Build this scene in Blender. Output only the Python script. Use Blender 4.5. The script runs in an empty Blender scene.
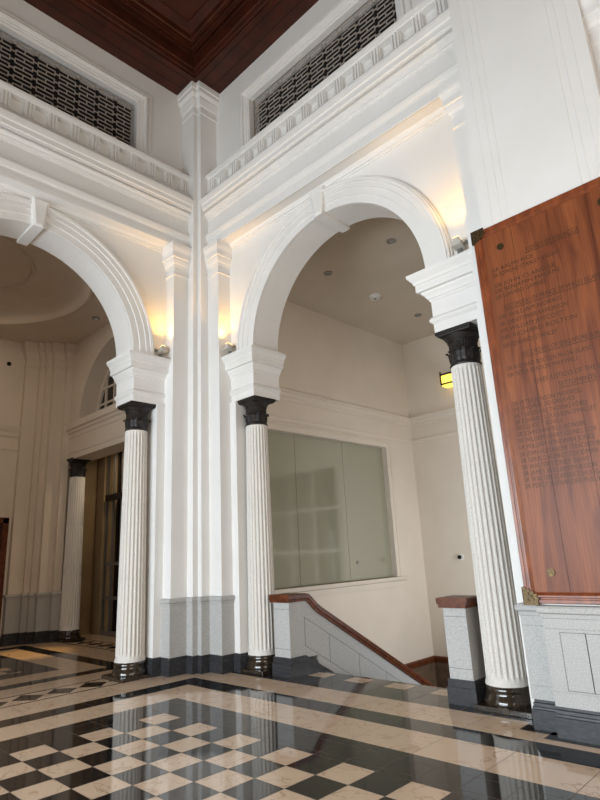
import bpy, bmesh, math, random
from mathutils import Matrix, Vector
random.seed(7)
sc = bpy.context.scene
COL = sc.collection
PI = math.pi

# ------------------------------------------------------------------ camera
R = [[0.7094848994217253, 0.7030552764262878, -0.048419580560970156],
     [0.21879586951593513, -0.15444235827782662, 0.9634707704192946],
     [0.6698951746171262, -0.6941619668771398, -0.26340011155265364]]
cd = bpy.data.cameras.new('camera'); cam = bpy.data.objects.new('camera', cd); COL.objects.link(cam)
m = Matrix(R).transposed().to_4x4(); m.translation = Vector((5.734493, -3.645968, 1.539547))
cam.matrix_world = m
cd.sensor_fit = 'HORIZONTAL'; cd.sensor_width = 36; cd.lens = 565.829 / 600 * 36
cd.clip_start = .05; cd.clip_end = 200
sc.camera = cam
sc.view_settings.view_transform = 'Standard'; sc.view_settings.look = 'None'
sc.view_settings.gamma = 1; sc.view_settings.use_curve_mapping = False
sc.view_settings.exposure = 0.0
sc.cycles.max_bounces = 10; sc.cycles.diffuse_bounces = 6; sc.cycles.sample_clamp_indirect = 4

# ------------------------------------------------------------------ light
w = bpy.data.worlds.new('world'); sc.world = w; w.use_nodes = True
w.node_tree.nodes['Background'].inputs[0].default_value = (.75, .82, .9, 1)
w.node_tree.nodes['Background'].inputs[1].default_value = .15

def area(name, loc, tgt, sx, sy, power, col, spread=180):
    l = bpy.data.lights.new(name, 'AREA'); l.shape = 'RECTANGLE'; l.size = sx; l.size_y = sy
    l.energy = power; l.color = col; l.spread = math.radians(spread)
    o = bpy.data.objects.new(name, l); COL.objects.link(o); o.location = loc
    o.rotation_euler = (Vector(tgt) - Vector(loc)).to_track_quat('-Z', 'Y').to_euler()
    return o
area('daylight_front', (1.6, -8.8, 2.0), (1.6, 2, .9), 7.4, 3.2, 800, (.82, .92, 1.0), 145)      # glazed front behind the camera
area('daylight_side', (10.6, -3.5, 3.0), (0, -3.5, 3.0), 7, 4, 300, (1.0, .85, .70))        # openings across the hall
area('stairwell_daylight', (3.75, 6.4, .9), (-2, 6.9, .6), 2.6, 2.8, 150, (.92, .96, 1.0), 130)      # stair window
area('stairwell_lamps', (1.6, 5.6, 6.4), (1.0, 5.6, 0), 2.5, 2.5, 13, (1.0, .80, .58))
area('vestibule_fill', (-6.0, 2.62, 4.15), (-6.0, 2.62, 0), .35, .35, 16, (1.0, .8, .55))  # added fill light to lift the dark door surround, no known lamp
area('side_hall_lamps', (-5.1, -1.2, 6.9), (-5.1, -1.2, 0), 2.4, 2.4, 34, (1.0, .82, .64))

# ------------------------------------------------------------------ materials
def lin(c):
    return tuple(((v / 255) / 12.92 if v / 255 <= .04045 else ((v / 255 + .055) / 1.055) ** 2.4) for v in c) + (1,)
class NT:
    def __init__(s, name):
        s.m = bpy.data.materials.new(name); s.m.use_nodes = True; s.t = s.m.node_tree
        s.b = s.t.nodes['Principled BSDF']
    def n(s, typ, **kw):
        x = s.t.nodes.new(typ)
        for k, v in kw.items():
            if k in x.inputs: x.inputs[k].default_value = v
            else: setattr(x, k, v)
        return x
    def l(s, a, b): s.t.links.new(a, b)
def mat(name, c, rough=.5, metal=0, spec=.5, c2=None, scale=20, detail=4, stretch=None, bump=0, bscale=None, lo=.35, hi=.65, coat=0, emit=None):
    k = NT(name); b = k.b
    b.inputs['Base Color'].default_value = lin(c); b.inputs['Roughness'].default_value = rough
    b.inputs['Metallic'].default_value = metal; b.inputs['Specular IOR Level'].default_value = spec
    b.inputs['Coat Weight'].default_value = coat; b.inputs['Coat Roughness'].default_value = .08
    if c2 is not None or bump:
        tc = k.n('ShaderNodeNewGeometry'); mp = k.n('ShaderNodeMapping')
        if stretch: mp.inputs['Scale'].default_value = stretch
        k.l(tc.outputs['Position'], mp.inputs['Vector'])
    if c2 is not None:
        nz = k.n('ShaderNodeTexNoise', Scale=scale, Detail=detail); k.l(mp.outputs[0], nz.inputs['Vector'])
        cr = k.n('ShaderNodeValToRGB'); e = cr.color_ramp.elements
        e[0].position = lo; e[1].position = hi; e[0].color = lin(c); e[1].color = lin(c2)
        k.l(nz.outputs['Fac'], cr.inputs[0]); k.l(cr.outputs[0], b.inputs['Base Color'])
    if bump:
        n2 = k.n('ShaderNodeTexNoise', Scale=bscale or scale, Detail=3.0); k.l(mp.outputs[0], n2.inputs['Vector'])
        bp = k.n('ShaderNodeBump', Strength=bump, Distance=.01); k.l(n2.outputs['Fac'], bp.inputs['Height']); k.l(bp.outputs[0], b.inputs['Normal'])
    if emit: b.inputs['Emission Color'].default_value = lin(c); b.inputs['Emission Strength'].default_value = emit
    return k.m
def marble(name, c, vein, scale, rough, c2=None, width=.012):
    k = NT(name); b = k.b; b.inputs['Roughness'].default_value = rough; b.inputs['Specular IOR Level'].default_value = .6
    g = k.n('ShaderNodeNewGeometry'); nz = k.n('ShaderNodeTexNoise', Scale=scale, Detail=6.0, Distortion=1.6)
    k.l(g.outputs['Position'], nz.inputs['Vector'])
    cr = k.n('ShaderNodeValToRGB'); e = cr.color_ramp.elements
    e[0].position = .5 - width; e[0].color = lin(c); e[1].position = .5 + width; e[1].color = lin(c)
    x = e.new(.5); x.color = lin(vein)
    k.l(nz.outputs['Fac'], cr.inputs[0])
    n2 = k.n('ShaderNodeTexNoise', Scale=3.0, Detail=5.0); k.l(g.outputs['Position'], n2.inputs['Vector'])
    c3 = k.n('ShaderNodeValToRGB'); c3.color_ramp.elements[0].position = .35; c3.color_ramp.elements[1].position = .7
    c3.color_ramp.elements[0].color = lin(c2 or c); c3.color_ramp.elements[1].color = (1, 1, 1, 1)
    mx = k.n('ShaderNodeMix', data_type='RGBA', blend_type='MULTIPLY'); mx.inputs[0].default_value = .5
    k.l(cr.outputs[0], mx.inputs[6]); k.l(c3.outputs[0], mx.inputs[7]); k.l(mx.outputs[2], b.inputs['Base Color'])
    return k.m
M = {}
M['white'] = mat('white_paint', (226, 224, 221), .5, spec=.3, c2=(222, 220, 216), scale=1.5)
M['cream'] = mat('cream_paint', (216, 204, 189), .55, spec=.3, c2=(211, 199, 184), scale=1.2)
M['plaster'] = mat('ceiling_plaster', (206, 194, 178), .7, spec=.2, c2=(200, 188, 172), scale=1.2)
M['stone'] = mat('shanghai_plaster', (226, 222, 215), .7, spec=.25, c2=(198, 193, 186), scale=160, detail=2)
M['granite'] = mat('grey_granite', (188, 187, 184), .5, spec=.35, c2=(160, 159, 157), scale=110, detail=5, lo=.36, hi=.64)
M['joint'] = mat('granite_joint', (122, 124, 125), .8)
M['blackstone'] = mat('dark_granite', (44, 44, 47), .42, spec=.35, c2=(68, 68, 70), scale=14, detail=8, stretch=(1, 1, 3.5), lo=.4, hi=.8)
M['gloss'] = mat('polished_black_stone', (38, 32, 26), .1, spec=.6, c2=(56, 46, 36), scale=9, coat=.4)
M['bronze'] = mat('black_capital_paint', (24, 20, 19), .5, spec=.4, c2=(36, 28, 24), scale=30)
M['marble'] = marble('beige_marble', (220, 197, 173), (184, 154, 128), 2.3, .07, (228, 212, 196))
M['black'] = marble('black_tile', (33, 31, 32), (50, 47, 46), 2.6, .06, (215, 210, 205), .006)
M['grey'] = marble('charcoal_tile', (62, 61, 62), (84, 82, 80), 2.6, .10, (215, 210, 205), .006)
M['tilejoint'] = mat('tile_joint', (104, 94, 84), .5)
M['wood'] = mat('handrail_wood', (108, 58, 32), .35, spec=.35, c2=(76, 38, 22), scale=14, stretch=(1, 1, 1), detail=6)
M['darkwood'] = mat('ceiling_wood', (70, 30, 15), .45, spec=.35, c2=(54, 23, 12), scale=3, detail=7)
M['frame'] = mat('board_frame_wood', (138, 74, 42), .3, spec=.5, c2=(108, 54, 30), scale=9, stretch=(2, 2, .6), detail=6)
M['brass'] = mat('tarnished_brass', (100, 80, 50), .42, metal=.7, c2=(56, 46, 32), scale=60)
M['gold'] = mat('gold_lettering', (74, 44, 22), .5, metal=.3)
M['metal'] = mat('grey_metal', (150, 148, 144), .35, metal=.7)
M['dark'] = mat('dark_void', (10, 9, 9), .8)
M['grille'] = mat('grille_paint', (168, 158, 148), .5, spec=.3)
M['plastic'] = mat('white_plastic', (222, 218, 210), .4)
M['fixture'] = mat('grey_fixture_paint', (186, 182, 172), .45)
M['lens'] = mat('black_lens', (12, 12, 14), .1)
M['lampglow'] = mat('lamp_glass', (255, 214, 90), .3, emit=1.6)
M['warmglow'] = mat('uplight_glass', (255, 208, 120), .3, emit=4)
M['frameblack'] = mat('black_iron', (24, 20, 18), .4)
M['curtain'] = mat('sheer_curtain', (120, 108, 92), .8, c2=(96, 86, 72), scale=5, stretch=(9, 9, .2))
M['green'] = mat('garden_green', (42, 50, 26), .9, c2=(18, 22, 14), scale=5)
M['beigemetal'] = mat('beige_stone_lining', (150, 128, 96), .5, c2=(140, 118, 88), scale=3)
M['doorglass'] = mat('dark_door_glass', (22, 17, 15), .05, spec=.7)
# frosted glazing of the stair window
k = NT('frosted_glazing'); k.b.inputs['Base Color'].default_value = lin((142, 140, 120)); k.b.inputs['IOR'].default_value = 1.9; k.b.inputs['Roughness'].default_value = .09
k.b.inputs['Specular IOR Level'].default_value = .9; M['glass'] = k.m
# honour board panel
k = NT('board_wood'); g = k.n('ShaderNodeNewGeometry'); mp = k.n('ShaderNodeMapping'); mp.inputs['Scale'].default_value = (5, 5, .55)
k.l(g.outputs['Position'], mp.inputs['Vector'])
n1 = k.n('ShaderNodeTexNoise', Scale=1.5, Detail=5.0, Distortion=1.1); n2 = k.n('ShaderNodeTexWave', wave_type='BANDS', bands_direction='X', Scale=2.2, Distortion=9.0, Detail=3.0)
k.l(mp.outputs[0], n1.inputs['Vector']); k.l(mp.outputs[0], n2.inputs['Vector'])
cr = k.n('ShaderNodeValToRGB'); e = cr.color_ramp.elements; e[0].position = .3; e[0].color = lin((98, 50, 29)); e[1].position = .72; e[1].color = lin((148, 86, 50))
k.l(n1.outputs['Fac'], cr.inputs[0])
c2 = k.n('ShaderNodeValToRGB'); e = c2.color_ramp.elements; e[0].color = (.72, .62, .58, 1); e[1].color = (1, 1, 1, 1)
k.l(n2.outputs['Fac'], c2.inputs[0])
mx = k.n('ShaderNodeMix', data_type='RGBA', blend_type='MULTIPLY'); mx.inputs[0].default_value = .4
k.l(cr.outputs[0], mx.inputs[6]); k.l(c2.outputs[0], mx.inputs[7]); k.l(mx.outputs[2], k.b.inputs['Base Color'])
k.b.inputs['Roughness'].default_value = .42; k.b.inputs['Specular IOR Level'].default_value = .3
M['board'] = k.m

# ------------------------------------------------------------------ helpers
class MB:
    def __init__(s): s.v = []; s.f = []; s.mi = []
    def add(s, vs, fs, mi=0):
        b = len(s.v); s.v += [tuple(p) for p in vs]; s.f += [tuple(i + b for i in f) for f in fs]; s.mi += [mi] * len(fs); return s
    def box(s, x0, x1, y0, y1, z0, z1, mi=0):
        v = [(x, y, z) for x in (x0, x1) for y in (y0, y1) for z in (z0, z1)]
        return s.add(v, [(0, 1, 3, 2), (4, 6, 7, 5), (0, 4, 5, 1), (2, 3, 7, 6), (0, 2, 6, 4), (1, 5, 7, 3)], mi)
    def prism(s, poly, ax, a, b, mi=0):
        # poly: 2D points in the two axes other than ax (in order), extruded from a to b
        def P(p, t):
            if ax == 0: return (t, p[0], p[1])
            if ax == 1: return (p[0], t, p[1])
            return (p[0], p[1], t)
        n = len(poly)
        v = [P(p, a) for p in poly] + [P(p, b) for p in poly]
        f = [tuple(range(n)), tuple(range(2 * n - 1, n - 1, -1))] + [(i, (i + 1) % n, n + (i + 1) % n, n + i) for i in range(n)]
        return s.add(v, f, mi)
    def sweep(s, path, prof, closed=False, cap=True, side=1):
        # path: plan points; prof: (outward offset, z) list; outward = right of travel * side
        n = len(path); rings = []
        def nrm(a, b):
            dx, dy = b[0] - a[0], b[1] - a[1]; L = math.hypot(dx, dy) or 1
            return (dy / L * side, -dx / L * side)
        for i in range(n):
            if closed: n0 = nrm(path[i - 1], path[i]); n1 = nrm(path[i], path[(i + 1) % n])
            else:
                n0 = nrm(path[max(i - 1, 0)], path[max(i, 1)]); n1 = nrm(path[min(i, n - 2)], path[min(i + 1, n - 1)])
            bx, by = n0[0] + n1[0], n0[1] + n1[1]; d = 1 + n0[0] * n1[0] + n0[1] * n1[1]
            d = max(d, .2)
            rings.append((bx / d, by / d))
        m = len(prof)
        v = [(path[i][0] + rings[i][0] * o, path[i][1] + rings[i][1] * o, z) for i in range(n) for o, z in prof]
        f = []
        for i in range(n if closed else n - 1):
            j = (i + 1) % n
            for q in range(m - 1): f.append((i * m + q, j * m + q, j * m + q + 1, i * m + q + 1))
        if closed and cap:
            f.append(tuple(i * m for i in range(n))); f.append(tuple(i * m + m - 1 for i in range(n)))
        if not closed and cap:
            f.append(tuple(range(m))); f.append(tuple((n - 1) * m + q for q in range(m)))
        return s.add(v, f)
    def lathe(s, prof, n=32, c=(0, 0), rf=None, mi=0):
        m = len(prof); v = []
        for r, z in prof:
            for i in range(n):
                a = 2 * PI * i / n; rr = r * (rf(i, z) if rf else 1)
                v.append((c[0] + rr * math.cos(a), c[1] + rr * math.sin(a), z))
        f = [(q * n + i, q * n + (i + 1) % n, (q + 1) * n + (i + 1) % n, (q + 1) * n + i) for q in range(m - 1) for i in range(n)]
        f += [tuple(range(n)), tuple((m - 1) * n + i for i in range(n))]
        return s.add(v, f, mi)
    def mirror(s):     # the left half of the corner: (x, y) -> (-y, -x)
        t = MB(); t.v = [(-y, -x, z) for x, y, z in s.v]; t.f = list(s.f); t.mi = list(s.mi); return t
    def move(s, dx, dy, dz=0):
        s.v = [(x + dx, y + dy, z + dz) for x, y, z in s.v]; return s
    def build(s, name, mats, parent=None, smooth=False, bevel=0, normals=True):
        me = bpy.data.meshes.new(name); me.from_pydata(s.v, [], s.f)
        mats = mats if isinstance(mats, (list, tuple)) else [mats]
        for q in mats: me.materials.append(q)
        for i, p in enumerate(me.polygons): p.material_index = s.mi[i]
        if normals:
            bm = bmesh.new(); bm.from_mesh(me); bmesh.ops.recalc_face_normals(bm, faces=bm.faces); bm.to_mesh(me); bm.free()
        o = bpy.data.objects.new(name, me); COL.objects.link(o)
        if parent: o.parent = parent; o.matrix_parent_inverse = Matrix.Translation(parent.location).inverted()
        if smooth:
            for p in me.polygons: p.use_smooth = True
            md = o.modifiers.new('split', 'EDGE_SPLIT'); md.split_angle = math.radians(38)
        if bevel:
            md = o.modifiers.new('bevel', 'BEVEL'); md.width = bevel; md.segments = 2; md.limit_method = 'ANGLE'
        return o
def struct(o): o['kind'] = 'structure'; return o
def tag(o, label, cat, group=None):
    o['label'] = label; o['category'] = cat
    if group: o['group'] = group
    return o
def thing(name, loc, label, cat, group=None):
    o = bpy.data.objects.new(name, None); COL.objects.link(o); o.location = loc; o.empty_display_size = .1
    return tag(o, label, cat, group)

T = .31; WALL = 1.88; BACK = 2.37; CX = 1.05; RAD = 1.57; SPR = 4.70; CEIL = 10.05
HX = -5.1        # centre of the side hall

# ------------------------------------------------------------------ floor
xs = set(); ys = set()
def rng(a, b, st):
    r = []; x = a
    while x < b - 1e-6: r.append(round(x, 4)); x += st
    return r
xb = rng(0, 10.9, T) + [10.9, -.08, -.46, -.96, -1.265, -1.745, -1.85, -1.89, -2.13, -2.37, -2.41, -2.6]
yb = [-y for y in rng(0, 9.9, T)] + [-9.9, .46, .96, 1.265, 1.745, 1.80, 2.17, 2.41, 2.475]
xb = sorted(xb); yb = sorted(yb)
def fcol(x, y):
    # 0 marble 1 black 2 grey
    u, v = x, -y
    q = min(u, v)
    if x < -1.745:
        if y > 1.6: return 1
        if -1.89 < x < -1.85 or -2.41 < x < -2.37: return 1
        return 0
    if y > 1.745:
        if x < -.5 or x > 2.2: return 1
        if y > 2.41: return 2
        if y > 2.17: return 0 if int(math.floor(x / T)) % 2 == 0 else 2
        return 2
    if q > 0: return 0 if (int(math.floor(u / T)) + int(math.floor(v / T))) % 2 == 0 else 1
    if q > -.46: return 1
    if q > -.96: return 0
    if q > -1.265: return 1
    return 0
F = MB()
for i in range(len(xb) - 1):
    for j in range(len(yb) - 1):
        x0, x1, y0, y1 = xb[i], xb[i + 1], yb[j], yb[j + 1]
        F.add([(x0, y0, 0), (x1, y0, 0), (x1, y1, 0), (x0, y1, 0)], [(0, 1, 2, 3)], fcol((x0 + x1) / 2, (y0 + y1) / 2))
e = .0004
def q4(x0, x1, y0, y1, mi, z=e): F.add([(x0, y0, z), (x1, y0, z), (x1, y1, z), (x0, y1, z)], [(0, 1, 2, 3)], mi)
# diamonds of the left threshold
for kk in range(-14, 8):
    yc = kk * .42 - .17
    for dy in (0,):
        F.add([(-1.91, yc + .0, e), (-2.13, yc + .2, e), (-2.35, yc, e), (-2.13, yc - .2, e)], [(0, 1, 2, 3)], 1)
# joints
g = .0025
for kx in range(0, 34):
    x = kx * T
    q4(x - g, x + g, -9, .46, 3) if kx % 1 == 0 else None
    if kx < 12: q4(x - g, x + g, 1.745, 2.41, 3)
    if kx % 2 == 1: q4(x - g, x + g, .46, 1.745, 3)
    y = -kx * T
    q4(-.46, 10, y - g, y + g, 3)
    if kx % 2 == 1: q4(-1.745, -.46, y - g, y + g, 3)
for a in (.08, .33):
    q4(-.46 if a > .1 else 0, 10, a - g, a + g, 3); q4(-a - g, -a + g, -9, .46 if a > .1 else 0, 3)
q4(-1.5, 3.1, 2.17 - g, 2.17 + g, 3)
for a_ in ((3.19, 3.50, 1.50, 1.80), (3.45, 5.1, 1.375, 1.62)): q4(*a_, 1, .0008)
F.box(-2.6, 10.9, -9.9, 2.475, -.25, -.003, 2)
struct(F.build('floor', [M['marble'], M['black'], M['grey'], M['tilejoint']], normals=False))
# side hall floor
F = MB()
hx = [2.18, 1.90, 1.37, 1.0, 0]; hy = [2.33, 2.05, 1.55, 1.1, 0]
xb = sorted([-8.1] + [HX + s * a for a in hx[:-1] for s in (-1, 1)] + [HX + kk * T for kk in range(-3, 4)] + [-2.6])
yb = sorted([-1.05 + s * a for a in hy[:-1] for s in (-1, 1)] + [-1.05 + kk * T for kk in range(-3, 4)] + [-6.0, 1.87, 1.91, 2.37, 2.41, 6.0])
for i in range(len(xb) - 1):
    for j in range(len(yb) - 1):
        x0, x1, y0, y1 = xb[i], xb[i + 1], yb[j], yb[j + 1]; x = (x0 + x1) / 2; y = (y0 + y1) / 2
        dx = abs(x - HX); dy = abs(y + 1.05)
        if dx < 1.0 and dy < 1.1: c = (int(math.floor((x - HX) / T)) + int(math.floor((y + 1.05) / T))) % 2
        elif dx < 1.37 and dy < 1.55: c = 1
        elif dx < 1.90 and dy < 2.05: c = 0
        elif dx < 2.18 and dy < 2.33: c = 1
        elif 1.87 < y < 1.91 or 2.37 < y < 2.41: c = 1
        else: c = 0
        F.add([(x0, y0, 0), (x1, y0, 0), (x1, y1, 0), (x0, y1, 0)], [(0, 1, 2, 3)], c)
for kk in range(-8, 8):
    xc = HX + kk * .42
    F.add([(xc, 1.93, e), (xc + .2, 2.14, e), (xc, 2.35, e), (xc - .2, 2.14, e)], [(0, 1, 2, 3)], 1)
F.box(-8.1, -2.6, -6, 6, -.25, -.003, 1)
struct(F.build('floor', [M['marble'], M['black']], normals=False))

# ------------------------------------------------------------------ walls of the main room
def arch_pts(cx, r, z, n=48, a0=0, a1=PI):
    return [(cx + r * math.cos(a0 + (a1 - a0) * i / n), z + r * math.sin(a0 + (a1 - a0) * i / n)) for i in range(n + 1)]
def strip_wall(mb, outer, inner, y0, y1):
    # ring strip between two equally long 2D curves (x, z), extruded y0..y1
    n = len(outer)
    v = [(x, y0, z) for x, z in outer] + [(x, y0, z) for x, z in inner] + [(x, y1, z) for x, z in outer] + [(x, y1, z) for x, z in inner]
    f = []
    for i in range(n - 1):
        f += [(i, i + 1, n + i + 1, n + i), (2 * n + i, 3 * n + i, 3 * n + i + 1, 2 * n + i + 1), (n + i, n + i + 1, 3 * n + i + 1, 3 * n + i), (i, 2 * n + i, 2 * n + i + 1, i + 1)]
    f += [(0, n, 3 * n, 2 * n), (n - 1, 3 * n - 1, 4 * n - 1, 2 * n - 1)]
    mb.add(v, f)
def arch_wall(mb, x0, x1, zt, y0, y1, cx=CX, r=RAD, spr=SPR):
    # wall above springing with the arch cut out
    n = 48; inner = arch_pts(cx, r, spr, n)
    outer = []
    for i in range(n + 1):
        a = PI * i / n; c, s = math.cos(a), math.sin(a)
        tx = (x1 - cx) / c if c > 1e-6 else ((x0 - cx) / c if c < -1e-6 else 1e9)
        tz = (zt - spr) / s if s > 1e-6 else 1e9
        t = min(tx, tz); outer.append((cx + c * t, spr + s * t))
    for (X, kf) in ((x1, 1), (x0, -1)):     # snap corners
        best = min(range(n + 1), key=lambda i: abs(outer[i][0] - X) + abs(outer[i][1] - zt)); outer[best] = (X, zt)
    strip_wall(mb, outer, inner, y0, y1)
def right_wall(mb, x0, x1, closed_left=False):
    mb.box(x0, -1.12, WALL - .04, BACK, 0, SPR); mb.box(-1.12, -.97, WALL - .04, BACK, 0, 3.93)   # pier at the corner
    arch_wall(mb, x0, x1, 6.75, WALL, BACK)
    mb.box(x0, x1, WALL + .02, BACK, 6.75, 8.30)
    mb.box(x0, -.50, 1.85, BACK, 8.30, CEIL + .8); mb.box(2.65, x1, 1.85, BACK, 8.30, CEIL + .8)
    mb.box(-.50, 2.65, 1.85, BACK, 9.43, CEIL + .8)
W = MB(); right_wall(W, -2.37, 3.26)
W.box(3.17, 3.26, WALL - .04, BACK, 0, 3.93)
W.box(3.26, 5.06, 1.70, BACK, 0, CEIL + .8)                # pier core
W.box(5.06, 5.15, WALL - .04, BACK, 0, SPR); W.box(5.06, 11, WALL, BACK, SPR, CEIL + .8)
W.box(8.5, 11, WALL - .04, BACK, 0, SPR)
struct(W.build('wall_right', M['white']))
W = MB(); right_wall(W, -1.93, 3.26); W = W.mirror()
W.box(-BACK, -WALL, -9.9, -3.17, 0, CEIL + .8)
struct(W.build('wall_left', M['white']))
W = MB(); W.box(-2.37, 11, -10.1, -9.9, 0, CEIL + .8); struct(W.build('wall_front', M['plaster']))
W = MB(); W.box(10.9, 11.1, -9.9, 2.3, 0, CEIL + .8); struct(W.build('wall_east', M['white']))

# corner post with cap, pilasters with caps
post = [(-1.66, 1.2), (-1.66, 1.40), (-1.49, 1.40), (-1.49, 1.49), (-1.40, 1.49), (-1.40, 1.66), (-1.2, 1.66)]
pc = [(-1.90, 1.40), (-1.49, 1.40), (-1.49, 1.49), (-1.40, 1.49), (-1.40, 1.90), (-1.90, 1.90)]
P = MB(); P.prism(pc, 2, 0, CEIL + .4)
P.sweep([(-1.90, 1.40), (-1.49, 1.40), (-1.49, 1.49), (-1.40, 1.49), (-1.40, 1.90)],
        [(.003, 9.46), (.015, 9.47), (.02, 9.50), (.003, 9.52), (.003, 9.63), (.02, 9.65), (.05, 9.75), (.055, 9.80), (.10, 9.85), (.105, 9.93), (.12, 9.94), (.12, 10.06), (0, 10.06)])
struct(P.build('trim_1', M['white']))
def pilaster(x0, x1, y, z1, two=True):
    P = MB(); P.box(x0, x1, y, WALL + .02, .0, 6.16); P.box(x0 + .003, x1 - .003, y + .003, WALL + .02, 6.16, z1)
    pth = [(x0, WALL + .0), (x0, y), (x1, y), (x1, WALL + .0)]
    P.sweep(pth, [(0, 6.15), (.018, 6.155), (.018, 6.185), (0, 6.20), (0, 6.31), (.012, 6.315), (.016, 6.34), (.036, 6.37), (.05, 6.42), (.052, 6.455), (.072, 6.46), (.072, 6.535), (.066, 6.54), (.074, 6.57), (.092, 6.62), (.096, 6.65), (.096, 6.71), (0, 6.71)])
    return P
a = pilaster(-1.40, -1.115, 1.635, 6.73)
struct(a.build('trim_2', M['white'])); struct(a.mirror().build('trim_3', M['white']))
struct(pilaster(3.325, 3.53, 1.62, 6.73).build('trim_4', M['white']))
struct(pilaster(4.81, 5.06, 1.62, 6.73).build('trim_5', M['white']))
# tall panel of the pier with fine vertical beads
P = MB(); P.box(3.53, 4.81, 1.49, 1.72, 1.021, CEIL + .6); P.box(3.58, 4.79, 1.49, 1.72, 0, 1.021)
for gx in (3.65, 3.745, 3.815, 4.525, 4.595, 4.69):
    P.prism([(gx - .006, 1.491), (gx - .003, 1.4855), (gx + .003, 1.4855), (gx + .006, 1.491)], 2, 1.0, CEIL + .1)
struct(P.build('trim_6', M['white']))

# entablature
ent = [(1.95, 6.63), (1.865, 6.63), (1.86, 6.655), (1.835, 6.66), (1.83, 6.69), (1.80, 6.715), (1.66, 6.715), (1.625, 6.70), (1.62, 6.71), (1.62, 6.80), (1.632, 6.805), (1.632, 6.86), (1.612, 6.87),
       (1.60, 6.90), (1.59, 6.945), (1.595, 6.975), (1.64, 7.00), (1.648, 7.02), (1.652, 7.27), (1.64, 7.275), (1.63, 7.30), (1.61, 7.305), (1.60, 7.34), (1.565, 7.36), (1.56, 7.385), (1.68, 7.39), (1.68, 7.412),
       (1.54, 7.415), (1.538, 7.44), (1.52, 7.45), (1.515, 7.52), (1.50, 7.54), (1.488, 7.60), (1.485, 7.64), (1.53, 7.66), (1.56, 7.72), (1.60, 7.79), (1.65, 7.83), (1.745, 7.83), (1.745, 8.10), (1.65, 8.10), (1.645, 8.125), (1.60, 8.135), (1.595, 8.175), (1.605, 8.19), (1.95, 8.20)]
def entablature(x0, x1, trig0=-1.35):
    E = MB(); E.prism(ent, 0, x0, x1)
    kx = 0
    p = .335
    for kk in range(-6, 30):
        x = .335 + kk * p
        if x + .075 < x0 or x - .075 > x1: continue
        a, b = max(x - .075, x0), min(x + .075, x1)
        E.box(a, b, 1.672, 1.75, 7.83, 8.10)
        for t in (-.05, 0, .05):
            if x0 < x + t - .018 and x + t + .018 < x1:
                E.prism([(x + t - .018, 1.673), (x + t - .012, 1.645), (x + t + .012, 1.645), (x + t + .018, 1.673)], 2, 7.85, 8.10)
        c, d = max(x + .075, x0), min(x + p - .075, x1)      # sloped sill of the little panel
        if d > c: E.prism([(1.66, 7.83), (1.75, 7.83), (1.75, 7.875)], 0, c, d)
    return E
struct(entablature(-1.41, 3.54).build('trim_7', M['white']))
struct(entablature(-1.41, 9.5).mirror().build('trim_8', M['white']))
struct(entablature(4.80, 10.9).build('trim_9', M['white']))

# grille openings: moulded frame (3 sides over the sill) and the fretwork
fr = [(d * 1.27, y) for d, y in [(.20, 1.86), (.20, 1.825), (.185, 1.815), (.165, 1.815), (.155, 1.83), (.135, 1.83), (.125, 1.79), (.10, 1.78), (.085, 1.79), (.075, 1.83), (.05, 1.835), (.045, 1.85), (.02, 1.855), (.0, 1.87), (.0, 1.97)]]
def frame_mb(x0, x1, z0, z1, prof):
    # prof: (outward distance from the opening, y). three sided, mitred
    Fm = MB(); m = len(prof)
    def ring(sx, sz, full=True):
        return None
    v = []
    for (px, pz, ox, oz) in ((x0, z0, -1, 0), (x0, z1, -1, 1), (x1, z1, 1, 1), (x1, z0, 1, 0)):
        v += [(px + ox * d, y, pz + oz * d) for d, y in prof]
    f = [(i * m + q, (i + 1) * m + q, (i + 1) * m + q + 1, i * m + q + 1) for i in range(3) for q in range(m - 1)]
    return Fm.add(v, f)
def grille_frame(): 
    a = frame_mb(-.48, 2.62, 8.19, 9.40, fr); return a
struct(grille_frame().build('trim_10', M['white'])); struct(grille_frame().mirror().build('trim_11', M['white']))
def fretwork():
    G = MB(); p = .335; t = .008; y0, y1 = 1.975, 1.987; s = .0775
    x = -.46; z0, z1 = 8.19, 9.42; dz = s
    n = 10
    for c in range(n):
        cx = -.46 + .17 + c * p
        h = .13
        x0, x1 = max(cx - h, -.47), min(cx + h, 2.61)
        if x1 - x0 < .05: continue
        nb = int((z1 - z0) / dz) + 1
        for b in range(nb):
            z = z0 + b * dz
            G.box(x0, x1, y0, y1, z - t, z + t)
            if b < nb - 1:
                if b % 2 == 0:
                    for xx in (x0, x1): G.box(xx - t, xx + t, y0, y1, z - t, z + dz + t)
                    if c < n - 1: G.box(x1, min(x1 + p - 2 * h, 2.61), y0, y1, z + dz / 2 - t, z + dz / 2 + t)
                else: G.box(cx - t, cx + t, y0, y1, z, z + dz)
    return G
def grille(mir, label):
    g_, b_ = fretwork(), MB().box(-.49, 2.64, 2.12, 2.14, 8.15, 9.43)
    if mir: g_, b_ = g_.mirror(), b_.mirror()
    o = thing('ventilation_grille', (-1.98, -1.05, 8.19) if mir else (1.05, 1.98, 8.19), label, 'grille', 'fretwork grilles under the ceiling')
    g_.build('fretwork', M['grille'], o); b_.build('backing', M['dark'], o)
grille(True, 'dark fretwork grille in the left wall, left of the corner post')
grille(False, 'dark fretwork grille in the right wall, over the stair arch')

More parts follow.
